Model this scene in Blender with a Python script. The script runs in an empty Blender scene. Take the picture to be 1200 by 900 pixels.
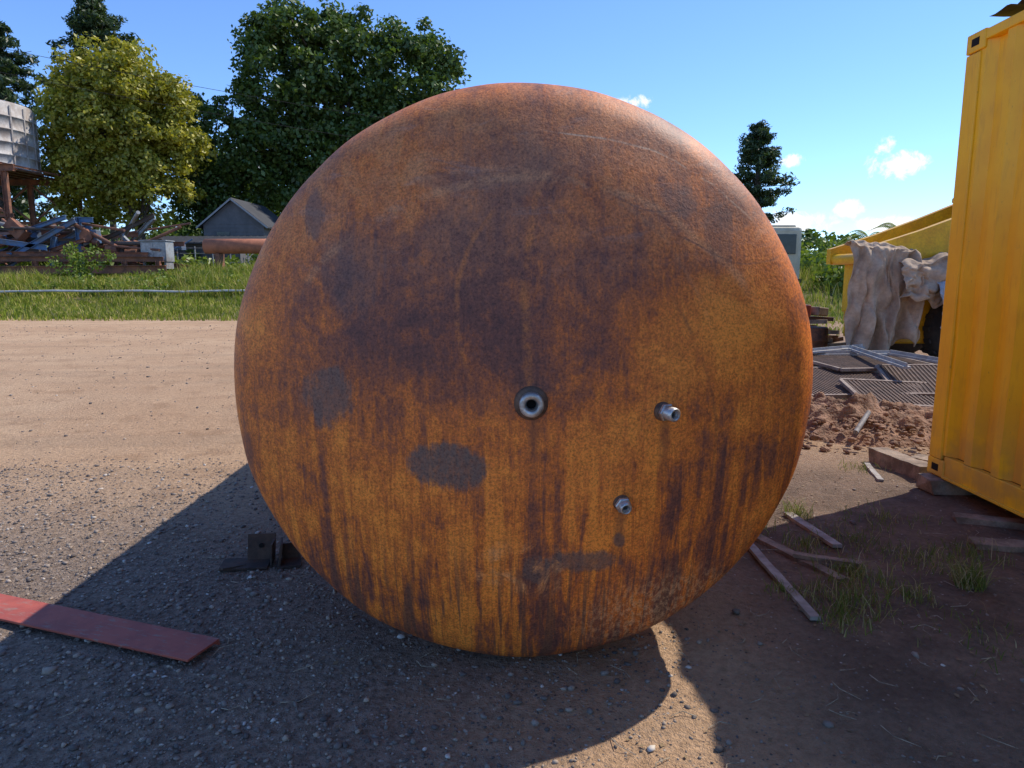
import bpy, math, random
import numpy as np
from mathutils import Vector, Matrix, noise as mn
random.seed(7); rng=np.random.default_rng(7)
S=bpy.context.scene
COL=S.collection
S.view_settings.view_transform='Standard'
S.view_settings.look='None'
S.view_settings.exposure=0

# ---------------------------------------------------------------- helpers
class NT:
    def __init__(s,nt): s.nt=nt
    def n(s,t,**k):
        x=s.nt.nodes.new(t)
        for a,b in k.items(): setattr(x,a,b)
        return x
    def put(s,sock,v):
        if isinstance(v,bpy.types.NodeSocket): s.nt.links.new(v,sock)
        elif v is not None:
            if isinstance(v,(tuple,list)) and len(v)==3 and sock.type=='RGBA': v=(*v,1)
            sock.default_value=v
    def m(s,op,a,b=None,c=None,clamp=False):
        x=s.n('ShaderNodeMath',operation=op); x.use_clamp=clamp
        s.put(x.inputs[0],a)
        if b is not None: s.put(x.inputs[1],b)
        if c is not None: s.put(x.inputs[2],c)
        return x.outputs[0]
    def mix(s,f,a,b,mode='MIX'):
        x=s.n('ShaderNodeMix',data_type='RGBA',blend_type=mode)
        s.put(x.inputs[0],f); s.put(x.inputs[6],a); s.put(x.inputs[7],b)
        return x.outputs[2]
    def noise(s,vec,scale,detail=4,rough=.55,dist=0):
        x=s.n('ShaderNodeTexNoise')
        s.put(x.inputs['Vector'],vec); x.inputs['Scale'].default_value=scale
        x.inputs['Detail'].default_value=detail; x.inputs['Roughness'].default_value=rough
        x.inputs['Distortion'].default_value=dist
        return x.outputs['Fac']
    def ramp(s,f,stops):
        x=s.n('ShaderNodeValToRGB'); s.put(x.inputs[0],f)
        e=x.color_ramp.elements
        while len(e)<len(stops): e.new(.5)
        for i,(p,c) in enumerate(stops):
            e[i].position=p
            if not isinstance(c,(tuple,list)): c=(c,c,c)
            e[i].color=(*c,1)
        return x.outputs[0]
    def smooth(s,v,lo,hi):
        x=s.n('ShaderNodeMapRange',interpolation_type='SMOOTHSTEP')
        s.put(x.inputs[0],v); x.inputs[1].default_value=lo; x.inputs[2].default_value=hi
        return x.outputs[0]
    def scale(s,vec,sc,loc=(0,0,0),rot=(0,0,0)):
        x=s.n('ShaderNodeMapping'); s.put(x.inputs[0],vec)
        x.inputs['Scale'].default_value=sc; x.inputs['Location'].default_value=loc; x.inputs['Rotation'].default_value=rot
        return x.outputs[0]
    def xyz(s,vec):
        x=s.n('ShaderNodeSeparateXYZ'); s.put(x.inputs[0],vec); return x.outputs
    def bump(s,h,strength=.3,dist=.01,nrm=None):
        x=s.n('ShaderNodeBump'); s.put(x.inputs['Height'],h)
        x.inputs['Strength'].default_value=strength; x.inputs['Distance'].default_value=dist
        return x.outputs[0]

def newmat(name):
    m=bpy.data.materials.new(name); m.use_nodes=True
    nt=m.node_tree; b=nt.nodes['Principled BSDF']
    return m,NT(nt),b
def P(N): return N.n('ShaderNodeNewGeometry').outputs['Position']
def OC(N): return N.n('ShaderNodeTexCoord').outputs['Object']
def RI(N): return N.n('ShaderNodeNewGeometry').outputs['Random Per Island']

def simple(name,c1,c2=None,scale=6,rough=.7,metal=0,bump=.2,bscale=40,bdist=.005,spec=.4,stops=(.35,.65)):
    m,N,b=newmat(name)
    c2=c2 or tuple(x*.6 for x in c1)
    co=OC(N)
    col=N.mix(N.smooth(N.noise(co,scale,4,.65),*stops),c1,c2)
    f=N.noise(co,bscale,2,.6)
    col=N.mix(.35,col,N.ramp(f,[(.3,(.35,.35,.35)),(.7,(1,1,1))]),'MULTIPLY')
    N.put(b.inputs['Base Color'],col)
    b.inputs['Roughness'].default_value=rough; b.inputs['Metallic'].default_value=metal
    b.inputs['Specular IOR Level'].default_value=spec
    if bump>0: N.put(b.inputs['Normal'],N.bump(f,bump,bdist))
    return m

def fastmesh(name,verts,faces_idx,k,mat=None,parent=None,smooth=False,loc=None):
    me=bpy.data.meshes.new(name)
    v=np.asarray(verts,dtype=np.float32); f=np.asarray(faces_idx,dtype=np.int32)
    me.vertices.add(len(v)); me.vertices.foreach_set('co',v.ravel())
    me.loops.add(f.size); me.loops.foreach_set('vertex_index',f.ravel())
    me.polygons.add(len(f)); me.polygons.foreach_set('loop_start',np.arange(0,f.size,k,dtype=np.int32))
    try: me.polygons.foreach_set('loop_total',np.full(len(f),k,dtype=np.int32))
    except Exception: pass
    if smooth: me.polygons.foreach_set('use_smooth',np.ones(len(f),dtype=bool))
    me.update(calc_edges=True); me.validate()
    o=bpy.data.objects.new(name,me); COL.objects.link(o)
    if mat: me.materials.append(mat)
    if parent: o.parent=parent
    if loc: o.location=loc
    return o

import bmesh
class B:
    """accumulates parts into one mesh"""
    def __init__(s): s.v=[];s.f=[];s.mi=[];s.sm=[]
    def add(s,vs,fs,mi=0,M=None,smooth=False):
        o=len(s.v)
        for v in vs:
            v=Vector(v)
            if M is not None: v=M@v
            s.v.append(v[:])
        for f in fs:
            s.f.append([i+o for i in f]); s.mi.append(mi); s.sm.append(smooth)
    def box(s,c,size,rot=(0,0,0),mi=0,bev=0.0,M=None):
        x,y,z=[a/2 for a in size]
        R=Matrix.Translation(c)@Matrix.Rotation(rot[2],4,'Z')@Matrix.Rotation(rot[1],4,'Y')@Matrix.Rotation(rot[0],4,'X')
        if M is not None: R=M@R
        if bev<=0:
            vs=[(i*x,j*y,k*z) for i in(-1,1) for j in(-1,1) for k in(-1,1)]
            fs=[(0,1,3,2),(4,6,7,5),(0,4,5,1),(2,3,7,6),(0,2,6,4),(1,5,7,3)]
            s.add(vs,fs,mi,R)
        else:
            bm=bmesh.new(); bmesh.ops.create_cube(bm,size=1)
            bmesh.ops.scale(bm,vec=(2*x,2*y,2*z),verts=bm.verts)
            bmesh.ops.bevel(bm,geom=bm.edges[:],offset=min(bev,x*.9,y*.9,z*.9),segments=2,affect='EDGES',profile=.5)
            bm.verts.index_update()
            s.add([v.co[:] for v in bm.verts],[[v.index for v in f.verts] for f in bm.faces],mi,R)
            bm.free()
    def tube(s,p0,p1,r0,r1=None,n=12,mi=0,caps=True,smooth=True):
        r1=r0 if r1 is None else r1
        p0=Vector(p0);p1=Vector(p1);d=(p1-p0).normalized()
        q=d.to_track_quat('Z','Y')
        vs=[]
        for p,r in((p0,r0),(p1,r1)):
            for i in range(n):
                a=2*math.pi*i/n
                vs.append(p+q@Vector((r*math.cos(a),r*math.sin(a),0)))
        s.add(vs,[(i,(i+1)%n,n+(i+1)%n,n+i) for i in range(n)],mi,smooth=smooth)
        if caps:
            s.add(vs[:n],[list(range(n))[::-1]],mi); s.add(vs[n:],[list(range(n))],mi)
    def path(s,pts,rad,n=8,mi=0):
        for i in range(len(pts)-1):
            s.tube(pts[i],pts[i+1],rad[i],rad[i+1],n,mi,caps=(i==0 or i==len(pts)-2))
    def lathe(s,prof,n=48,mi=0,M=None,smooth=True,closed=False):
        vs=[];fs=[]
        for r,h in prof:
            for i in range(n):
                a=2*math.pi*i/n; vs.append((r*math.cos(a),r*math.sin(a),h))
        m=len(prof)
        for j in range(m-1 if not closed else m):
            k=(j+1)%m
            for i in range(n):
                fs.append((j*n+i,j*n+(i+1)%n,k*n+(i+1)%n,k*n+i))
        s.add(vs,fs,mi,M,smooth)
    def grid(s,fn,nu,nv,mi=0,smooth=True):
        vs=[fn(i/nu,j/nv) for j in range(nv+1) for i in range(nu+1)]
        w=nu+1
        s.add(vs,[(j*w+i,j*w+i+1,(j+1)*w+i+1,(j+1)*w+i) for j in range(nv) for i in range(nu)],mi,smooth=smooth)
    def build(s,name,mats,parent=None,loc=None,rot=None):
        me=bpy.data.meshes.new(name); me.from_pydata(s.v,[],s.f)
        for m in mats: me.materials.append(m)
        me.polygons.foreach_set('material_index',s.mi); me.polygons.foreach_set('use_smooth',s.sm)
        me.update()
        o=bpy.data.objects.new(name,me); COL.objects.link(o)
        if parent: o.parent=parent
        if loc: o.location=loc
        if rot: o.rotation_euler=rot
        return o
def empty(name,loc=(0,0,0),rot=(0,0,0)):
    o=bpy.data.objects.new(name,None); COL.objects.link(o); o.location=loc; o.rotation_euler=rot
    o.empty_display_size=.2
    return o

def sstep(t): t=max(0,min(1,t)); return t*t*(3-2*t)
def gh(x,y):
    h=1.15*sstep((y-23)/13)
    d=math.hypot(x,y-3)
    f=min(1,max(.0,1-(d-40)/60))
    h+=f*(.022*mn.noise(Vector((x*.8,y*.8,0)))+.012*mn.noise(Vector((x*2.7,y*2.7,3))))
    if d<9: h+=.006*mn.noise(Vector((x*9,y*9,5)))+.003*mn.noise(Vector((x*22,y*22,1)))
    if y>23: h+=.12*mn.noise(Vector((x*.35,y*.35,7)))*sstep((y-23)/6)
    return h-.005

# ---------------------------------------------------------------- camera
cam=bpy.data.cameras.new('camera'); co=bpy.data.objects.new('camera',cam); COL.objects.link(co)
cam.sensor_width=34.6; cam.lens=24; cam.clip_end=3000; cam.clip_start=.05
co.location=(0,0,1.5); co.rotation_euler=(math.radians(90-9.02),0,0)
S.camera=co

# ---------------------------------------------------------------- light
sd=Vector((.737,.42,1)).normalized()
sun=bpy.data.lights.new('sun','SUN'); so=bpy.data.objects.new('sun',sun); COL.objects.link(so)
sun.energy=5.0; sun.angle=math.radians(.5); sun.color=(1,.93,.83)
so.rotation_euler=(-sd).to_track_quat('-Z','Y').to_euler(); so.location=(20,12,30)
w=bpy.data.worlds.new('World'); S.world=w; w.use_nodes=True
N=NT(w.node_tree); bg=w.node_tree.nodes['Background']
sky=N.n('ShaderNodeTexSky',sky_type='NISHITA'); sky.sun_disc=False
sky.sun_elevation=math.asin(sd.z); sky.sun_rotation=math.atan2(sd.x,sd.y)
sky.air_density=1.0; sky.dust_density=.0; sky.ozone_density=3.0; sky.altitude=1400
gen=N.n('ShaderNodeTexCoord').outputs['Generated']
X,Y,Z=N.xyz(gen)
az=N.m('ARCTAN2',X,Y); el=N.m('ARCSINE',Z)
clouds=[(27.6,7.2,1.9,1.0),(26.8,8.5,.7,.8),(20.8,7.9,.9,.55),(21.0,3.5,3.4,1.0),(24.8,4.4,1.1,.7),(9.2,12.4,1.5,.7),(-20.2,8.3,1.9,1.1),(27.8,3.2,2.9,.7),
 (45,6,5,1.4),(-48,7,6,1.6),(80,6,8,2)]
mask=None
for a0,e0,ra,re in clouds:
    da=N.m('MULTIPLY_ADD',az,1/math.radians(ra),-a0/ra)
    de=N.m('MULTIPLY_ADD',el,1/math.radians(re),-e0/re)
    q=N.m('MULTIPLY_ADD',da,da,N.m('MULTIPLY',de,de))
    mask=q if mask is None else N.m('MINIMUM',mask,q)
mask=N.m('MAXIMUM',N.m('SUBTRACT',1,mask),-1.5)
cn=N.noise(gen,44,6,.68,.4)
cm=N.m('ADD',N.m('MULTIPLY',mask,.85),N.m('MULTIPLY',N.m('SUBTRACT',cn,.5),3.6))
cm=N.smooth(cm,.0,.85)
skyc=N.mix(1,sky.outputs[0],(1.0,1.22,1.56),'MULTIPLY')
N.put(bg.inputs[0],N.mix(cm,skyc,(7.6,7.7,8.0)))
bg.inputs[1].default_value=.15

# ---------------------------------------------------------------- ground
def ground_mat():
    m,N,b=newmat('ground_dirt'); p=P(N); X,Y,Z=N.xyz(p)
    big=N.noise(p,.35,3,.6); mid=N.noise(p,2.2,5,.65); fine=N.noise(p,30,4,.7)
    tan=N.mix(N.smooth(big,.35,.65),(.64,.43,.265),(.56,.36,.215))
    tan=N.mix(N.m('MULTIPLY',N.smooth(mid,.5,.68),.6),tan,(.42,.255,.145))
    # faint wheel tracks crossing the yard
    trk=N.smooth(N.noise(N.scale(p,(.12,1.6,1),(0,0,0),(0,0,.12)),1.0,4,.6),.5,.62)
    tan=N.mix(N.m('MULTIPLY',trk,.35),tan,(.40,.27,.17))
    gx=N.m('ADD',X,N.m('MULTIPLY',N.m('SUBTRACT',mid,.5),1.8))
    gm=N.m('MULTIPLY',N.smooth(gx,.6,-.7),N.smooth(Y,5.6,3.2))
    gcol=N.mix(N.smooth(fine,.35,.65),(.18,.14,.112),(.31,.245,.195))
    col=N.mix(N.m('MULTIPLY',gm,.85),tan,gcol)
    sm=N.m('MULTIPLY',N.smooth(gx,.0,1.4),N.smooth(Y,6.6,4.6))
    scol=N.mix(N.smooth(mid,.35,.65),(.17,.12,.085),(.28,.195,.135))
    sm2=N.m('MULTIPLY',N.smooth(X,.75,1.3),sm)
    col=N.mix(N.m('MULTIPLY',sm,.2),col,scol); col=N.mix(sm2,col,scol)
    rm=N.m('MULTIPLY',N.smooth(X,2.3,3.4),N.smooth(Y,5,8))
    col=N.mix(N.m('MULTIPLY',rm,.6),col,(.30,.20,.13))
    gy=N.m('ADD',Y,N.m('MULTIPLY',N.m('SUBTRACT',mid,.5),2.6))
    gr=N.smooth(gy,21.8,23.0)
    grc=N.mix(N.smooth(big,.4,.62),(.085,.11,.025),(.20,.16,.07))
    col=N.mix(gr,col,grc)
    vo=N.n('ShaderNodeTexVoronoi'); N.put(vo.inputs['Vector'],p); vo.inputs['Scale'].default_value=60
    pm=N.smooth(vo.outputs['Distance'],.36,.22)
    pick=N.xyz(vo.outputs['Color'])
    thr=N.m('ADD',.18,N.m('MULTIPLY',gm,.5))
    pm=N.m('MULTIPLY',pm,N.m('LESS_THAN',pick[0],thr))
    pc=N.ramp(pick[1],[(0,(.11,.095,.085)),(.5,(.24,.20,.175)),(.85,(.38,.31,.25)),(1,(.62,.56,.5))])
    pm=N.m('MULTIPLY',pm,N.smooth(Y,20,10))
    col=N.mix(pm,col,pc)
    col=N.mix(.6,col,N.ramp(fine,[(.25,(.40,.38,.36)),(.62,(1.0,1,1))]),'MULTIPLY')
    N.put(b.inputs['Base Color'],col); b.inputs['Roughness'].default_value=.95
    b.inputs['Specular IOR Level'].default_value=.15
    h=N.noise(p,38,4,.78)
    N.put(b.inputs['Normal'],N.bump(h,1.0,.032))
    return m
def axis(dense0,dense1,step,lo,hi,g=1.13):
    a=list(np.arange(dense0,dense1,step)); s=step; x=dense1
    while x<hi: a.append(x); s*=g; x+=s
    a.append(hi)
    s=step; x=dense0
    pre=[]
    while x>lo: s*=g; x-=s; pre.append(max(x,lo))
    return pre[::-1]+a
ax=axis(-4.5,4.5,.05,-900,900); ay=axis(1.0,7.5,.05,-300,1500,1.09)
vs=[(x,y,gh(x,y)) for y in ay for x in ax]; w_=len(ax)
ii,jj=np.meshgrid(np.arange(w_-1),np.arange(len(ay)-1)); ii=ii.ravel();jj=jj.ravel()
F=np.stack([jj*w_+ii,jj*w_+ii+1,(jj+1)*w_+ii+1,(jj+1)*w_+ii],1)
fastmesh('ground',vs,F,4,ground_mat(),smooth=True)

def stones_mat():
    m,N,b=newmat('gravel_stone'); r=RI(N)
    c=N.ramp(r,[(0,(.085,.07,.062)),(.35,(.18,.148,.125)),(.75,(.28,.23,.185)),(.95,(.40,.31,.23)),(1,(.58,.54,.48))])
    N.put(b.inputs['Base Color'],c); b.inputs['Roughness'].default_value=.85
    return m
SM=stones_mat()
bm=bmesh.new(); bmesh.ops.create_icosphere(bm,subdivisions=1,radius=1)
iv=np.array([v.co[:] for v in bm.verts]); bm.verts.index_update(); iff=np.array([[v.index for v in f.verts] for f in bm.faces]); bm.free()
def scatter_stones(name,pts,sizes,mat,sink=.25):
    V=[];Fc=[]
    for i,(p,s) in enumerate(zip(pts,sizes)):
        a=random.random()*6.28; c,s_=math.cos(a),math.sin(a)
        v=iv*(1+rng.normal(0,.22,(len(iv),1)))*np.array([s*random.uniform(.8,1.5),s*random.uniform(.7,1.1),s*random.uniform(.4,.8)])
        v=np.stack([v[:,0]*c-v[:,1]*s_,v[:,0]*s_+v[:,1]*c,v[:,2]],1)
        V.append(v+np.array([p[0],p[1],p[2]+s*.5*(1-2*sink)])); Fc.append(iff+i*len(iv))
    return fastmesh(name,np.concatenate(V),np.concatenate(Fc),3,mat)
pts=[];sz=[]
while len(pts)<24000:
    x=random.uniform(-4.2,.9); y=random.uniform(1.3,5.6)
    d=mn.noise(Vector((x*1.1,y*1.1,9)))*.5+.5
    if x>-.4 and random.random()<(x+.4)/1.3: continue
    if y>4 and random.random()<(y-4)/2.2: continue
    if random.random()>d*1.3: continue
    pts.append((x,y,gh(x,y))); sz.append(min(.0145,.0028+random.expovariate(1/.0027)))
for i in range(5000):
    y=2+18*random.random()**1.6; x=random.uniform(-14,-.5) if random.random()<.75 else random.uniform(.3,4.5)
    pts.append((x,y,gh(x,y))); sz.append(min(.024,.003+random.expovariate(1/.0032)+y*.0003))
scatter_stones('gravel',pts,sz,SM)

# ---------------------------------------------------------------- tank
TC=(.04,2.67,1.072); R=1.085
def tank_mat():
    m,N,b=newmat('rusted_steel'); o=OC(N); X,Y,Z=N.xyz(o)
    flat=N.scale(o,(1,.25,1))
    n1=N.noise(flat,1.9,7,.64,.5); n2=N.noise(flat,6.5,8,.78,.6)
    sp=N.noise(o,120,3,.8); sp2=N.noise(N.scale(o,(1.5,1,.8)),40,5,.8)
    st=N.noise(N.scale(o,(28,3,1.7)),1.0,7,.76,.5); st2=N.noise(N.scale(o,(8,2,.8),(4,2,1)),1.0,4,.62,.4)
    def c5(x): return N.m('SUBTRACT',x,.5)
    v=N.m('ADD',N.m('MULTIPLY',n1,.60),N.m('MULTIPLY',n2,.44))
    v=N.m('MULTIPLY_ADD',c5(sp2),.30,v)
    def gauss(cx,cz,rx,rz):
        dx=N.m('MULTIPLY_ADD',X,1/rx,-cx/rx); dz=N.m('MULTIPLY_ADD',Z,1/rz,-cz/rz)
        return N.m('MULTIPLY_ADD',dx,dx,N.m('MULTIPLY',dz,dz))
    ctr=N.smooth(gauss(-.15,.26,.8,.36),1.4,.0)
    rt=N.smooth(gauss(.72,-.25,.3,.5),1.2,.0)
    v=N.m('MULTIPLY_ADD',ctr,-.075,v); v=N.m('MULTIPLY_ADD',rt,-.06,v)
    for cx,cz,rx,rz,a in((-.85,.1,.25,.7,.06),(.45,.12,.35,.3,.07),(.55,.3,.3,.3,.04),(-.1,-.45,.6,.3,.035),(.3,-.18,.3,.2,.06),(.75,.3,.2,.35,.05),(-.28,.02,.25,.15,.05)):
        v=N.m('MULTIPLY_ADD',N.smooth(gauss(cx,cz,rx,rz),1.3,0),a,v)
    lowm=N.smooth(Z,.15,-.6)
    v=N.m('MULTIPLY_ADD',lowm,.06,v)
    v=N.m('MULTIPLY_ADD',c5(st),N.m('MULTIPLY_ADD',lowm,.68,.24),v)
    v=N.m('MULTIPLY_ADD',c5(st2),N.m('MULTIPLY_ADD',lowm,.32,.15),v)
    col=N.ramp(v,[(.30,(.115,.050,.042)),(.41,(.205,.075,.050)),(.485,(.36,.108,.043)),(.56,(.66,.175,.032)),(.70,(.98,.31,.045))])
    top=N.m('MULTIPLY',N.smooth(Z,.2,.8),N.smooth(n2,.3,.65))  # upper face lightened in the colour, imitating the haze of grazing sun
    col=N.mix(N.m('MULTIPLY',top,.6),col,(.52,.24,.12))
    # pale broken streaks, stronger towards the top of the face
    fl=N.m('MULTIPLY',N.smooth(Z,.3,.75),N.smooth(N.noise(N.scale(o,(3,1,9),(1,0,2)),1.0,5,.7,1.2),.54,.66))
    col=N.mix(N.m('MULTIPLY',fl,.3),col,(.42,.30,.24))
    wob=N.m('ADD',N.m('MULTIPLY',c5(N.noise(o,9,4,.75)),3.0),N.m('MULTIPLY',c5(st),2.2))
    grain=N.m('MULTIPLY_ADD',N.smooth(sp2,.35,.6),.3,.7)
    for cx,cz,rx,rz,a in[(-.66,.01,.085,.095,.85),(-.25,-.215,.115,.08,.97),(-.71,.62,.035,.08,.7),(.20,-.57,.13,.045,.85),(.05,-.6,.05,.05,.7),(.66,.55,.05,.11,.4),(-.57,.44,.1,.14,.35),(.33,-.49,.02,.03,.85),(-.2,.72,.16,.03,.35),(.52,.66,.06,.05,.45)]:
        mk=N.m('MULTIPLY',N.smooth(N.m('ADD',gauss(cx,cz,rx,rz),wob),1.5,.6),a)
        col=N.mix(N.m('MULTIPLY',mk,grain),col,(.15,.108,.092))
    bl=N.smooth(N.m('ADD',gauss(.0,-.60,.15,.1),wob),1.5,.2)
    col=N.mix(N.m('MULTIPLY',bl,N.smooth(n2,.45,.6)),col,(.90,.38,.13))
    drn=N.noise(N.scale(o,(34,3,1.3),(3,0,1)),1.0,4,.62,.5)
    dr=N.m('MULTIPLY',N.smooth(drn,.53,.61),N.m('MULTIPLY',N.smooth(Z,-.35,-.8),.8))
    col=N.mix(dr,col,(.17,.08,.05))
    en=N.m('MULTIPLY',N.smooth(gauss(.60,-.85,.45,.24),1.2,.1),N.smooth(sp2,.47,.57))
    col=N.mix(N.m('MULTIPLY',en,.6),col,(.66,.38,.19))
    wl=N.m('MULTIPLY',c5(N.noise(o,3,2,.5)),.07); br=N.smooth(n2,.38,.58)
    def arc(cx,cz,r,w_,zlo,zhi,xlo,xhi,c,a):
        dx=N.m('SUBTRACT',X,cx); dz=N.m('SUBTRACT',Z,cz)
        d=N.m('SQRT',N.m('MULTIPLY_ADD',dx,dx,N.m('MULTIPLY',dz,dz)))
        l=N.smooth(N.m('ABSOLUTE',N.m('SUBTRACT',N.m('ADD',d,wl),r)),w_,w_*.15)
        l=N.m('MULTIPLY',l,N.m('MULTIPLY',N.smooth(Z,zlo-.08,zlo+.08),N.smooth(Z,zhi+.08,zhi-.08)))
        l=N.m('MULTIPLY',l,N.m('MULTIPLY',N.smooth(X,xlo-.08,xlo+.08),N.smooth(X,xhi+.08,xhi-.08)))
        return N.m('MULTIPLY',N.m('MULTIPLY',l,br),a),c
    for A in[arc(.28,.30,.50,.014,-.05,.62,-.3,.1,(.76,.24,.05),.42),
             arc(1.6,.3,1.6,.020,.05,.70,-.1,.1,(.76,.25,.05),.42),
             arc(.0,-.25,.98,.022,.35,.9,-.75,.85,(.66,.31,.14),.5),
             arc(.1,-.1,.98,.005,.6,1.0,.1,.8,(.74,.52,.34),.65),
             arc(-.1,-.02,.78,.012,.2,.9,-.4,.6,(.62,.28,.13),.3),
             arc(-.3,-.2,.96,.010,-.35,.5,.3,.9,(.14,.07,.04),.4),
             arc(.75,.82,.36,.006,.4,.8,.4,.9,(.12,.075,.06),.6),
             arc(.52,1.12,.50,.005,.5,.75,.3,.8,(.12,.075,.06),.6)]:
        col=N.mix(A[0],col,A[1])
    col=N.mix(.85,col,N.ramp(sp,[(.32,(.42,.38,.38)),(.5,(.97,.96,.95)),(.66,(1.35,1.3,1.2))]),'MULTIPLY')
    for cx,cz in((.03,.0),(.47,-.03),(.33,-.345)):
        d=N.m('MULTIPLY',N.smooth(N.m('ABSOLUTE',N.m('SUBTRACT',X,cx)),.03,.003),N.m('MULTIPLY',N.smooth(Z,cz-.32,cz-.05),N.m('LESS_THAN',Z,cz)))
        col=N.mix(N.m('MULTIPLY',d,.5),col,(.12,.055,.035))
    N.put(b.inputs['Base Color'],col)
    b.inputs['Roughness'].default_value=.6
    b.inputs['Specular IOR Level'].default_value=.4
    N.put(b.inputs['Normal'],N.bump(N.noise(o,60,3,.8),.32,.006))
    return m
TM=tank_mat()
tank=empty('rusty_steel_tank',TC)
CR=2.17; kr=.2; L=5.2
cy=CR-math.sqrt((CR-kr)**2-(R-kr)**2)
amax=math.asin((R-kr)/(CR-kr))
prof=[]
for i in range(1,41):
    a=amax*i/40; prof.append((CR*math.sin(a),-cy+CR*(1-math.cos(a))))
for i in range(1,17):
    a=amax+(math.pi/2-amax)*i/16; prof.append((R-kr+kr*math.sin(a),-kr*math.cos(a)))
def dome_y(X,Z):
    r=math.hypot(X,Z); return -cy+CR-math.sqrt(CR*CR-r*r)
def tank_shell():
    pf=[(r,h) for r,h in prof]
    for i in range(1,9): pf.append((R,L*i/8))
    pf+= [(r,L-h) for r,h in prof[::-1][1:]]
    n=160; vs=[];fs=[]
    vs.append((0,-cy,0))
    for r,h in pf:
        for i in range(n):
            a=2*math.pi*i/n; x=r*math.cos(a);z=r*math.sin(a)
            dn=.006*mn.noise(Vector((x*2.2,h*1.3,z*2.2)))+.0025*mn.noise(Vector((x*6,h*5,z*6+3)))
            sc=1+dn*.8 if r>.9 else 1
            vs.append((x*sc,h-(dn if h<.5 else 0),z*sc))
    vs.append((0,L+cy,0)); e=len(vs)-1
    for i in range(n): fs.append((0,1+i,1+(i+1)%n))
    for j in range(len(pf)-1):
        for i in range(n):
            fs.append((1+j*n+i,1+(j+1)*n+i,1+(j+1)*n+(i+1)%n,1+j*n+(i+1)%n))
    o=1+(len(pf)-1)*n
    for i in range(n): fs.append((o+i,e,o+(i+1)%n))
    b=B(); b.add(vs,fs,0,None,True)
    return b.build('shell',[TM],tank)
tank_shell()
weld=simple('weld_bead',(.20,.12,.08),(.09,.06,.045),30,.6,.3,.5,90)
steel=simple('bare_steel',(.66,.64,.61),(.36,.32,.29),25,.4,.7,.2,80)
dark=simple('dark_hollow',(.008,.007,.006),(.004,.004,.004),5,.9,bump=0)
bw=B()
for yy in(.09,L/2,L-.09):
    M=Matrix.Translation((0,yy,0))@Matrix.Rotation(-math.pi/2,4,'X')
    bw.lathe([(R-.003,-.011),(R+.003,-.006),(R+.0045,0),(R+.003,.006),(R-.003,.011)],160,0,M)
bw.build('girth_welds',[weld],tank)
def nozzle(nm,X,Z,ro,ri,ln,tilt=None,collar=None):
    y=dome_y(X,Z); nrm=Vector((X/CR,-math.sqrt(1-(X*X+Z*Z)/CR**2),Z/CR)).normalized()
    if tilt: nrm=(nrm+Vector(tilt)).normalized()
    M=Matrix.Translation((X,y,Z))@nrm.to_track_quat('Z','Y').to_matrix().to_4x4()
    b=B()
    b.lathe([(ro*1.42,-.006),(ro*1.38,.003),(ro*1.24,.009),(ro*1.06,.014),(ro*.98,.016)],40,0,M)
    b.lathe([(ro,.0),(ro,ln-.004),(ro-.004,ln),(ri+.005,ln),(ri+.002,ln-.003),(ri+.002,ln-.012),(ri,ln-.013),(ri,-.06)],40,1,M)
    if collar:
        b.lathe([(collar,.012),(collar+.003,.015),(collar+.003,.024),(collar,.027),(ro-.002,.027)],6 if ro<.03 else 40,1,M,smooth=ro>.03)
    for k in range(4):
        h=ln-.014-k*.006
        b.lathe([(ri,h),(ri-.002,h-.003),(ri,h-.006)],32,1,M)
    b.lathe([(0.0001,ln-.035 if ro>.03 else ln-.03),(ri,ln-.035 if ro>.03 else ln-.03)],24,2,M)
    b.build(nm,[weld,steel,dark],tank)
nozzle('inlet_socket',.022,.006,.040,.018,.042)
nozzle('gauge_socket',.46,-.030,.023,.012,.065,(.28,0,-.02),.028)
nozzle('drain_socket',.33,-.345,.021,.011,.05,(.06,0,-.03),.026)
ru=simple('rust_bracket',(.20,.09,.045),(.07,.042,.03),9,.8,.1,.5,60)
b=B()
for yy in(1.0,4.2):
    for sx in(-1,1):
        b.box((sx*.62,yy,-R+.13),(.12,.30,.26),(0,sx*.35,0),0,.008)
        b.box((sx*.62,yy,-R+.015),(.34,.38,.02),(0,0,0),0,.003)
b.build('support_feet',[ru],tank)

brk=simple('dark_rusty_plate',(.11,.065,.045),(.05,.036,.03),9,.8,.1,.5,60)
b=B()
b.box((-.02,-.01,.008),(.24,.14,.012),(0,0,0),0,.002); b.box((.05,.05,.075),(.14,.012,.135),(-.25,0,0),0,.002)
b.box((.115,.0,.065),(.010,.10,.115),(0,.05,0),0,.002); b.box((-.07,-.06,.016),(.12,.03,.010),(0,.1,.6),0,.001)
b.tube((.05,.036,.085),(.05,.046,.085),.012,n=14,mi=1)
b.build('steel_bracket',[brk,dark],None,(-1.36,3.50,gh(-1.36,3.5)+.004),(0,.02,.15))
b=B()
b.box((0,0,.065),(.012,.11,.13),(0,.15,0),0,.002); b.box((.04,0,.008),(.12,.13,.012),(0,0,0),0,.002); b.box((.05,.05,.05),(.09,.01,.09),(0,0,0),0,.001)
b.build('steel_bracket.001',[brk],None,(-1.20,3.50,gh(-1.2,3.5)+.004),(0,0,.3))

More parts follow.
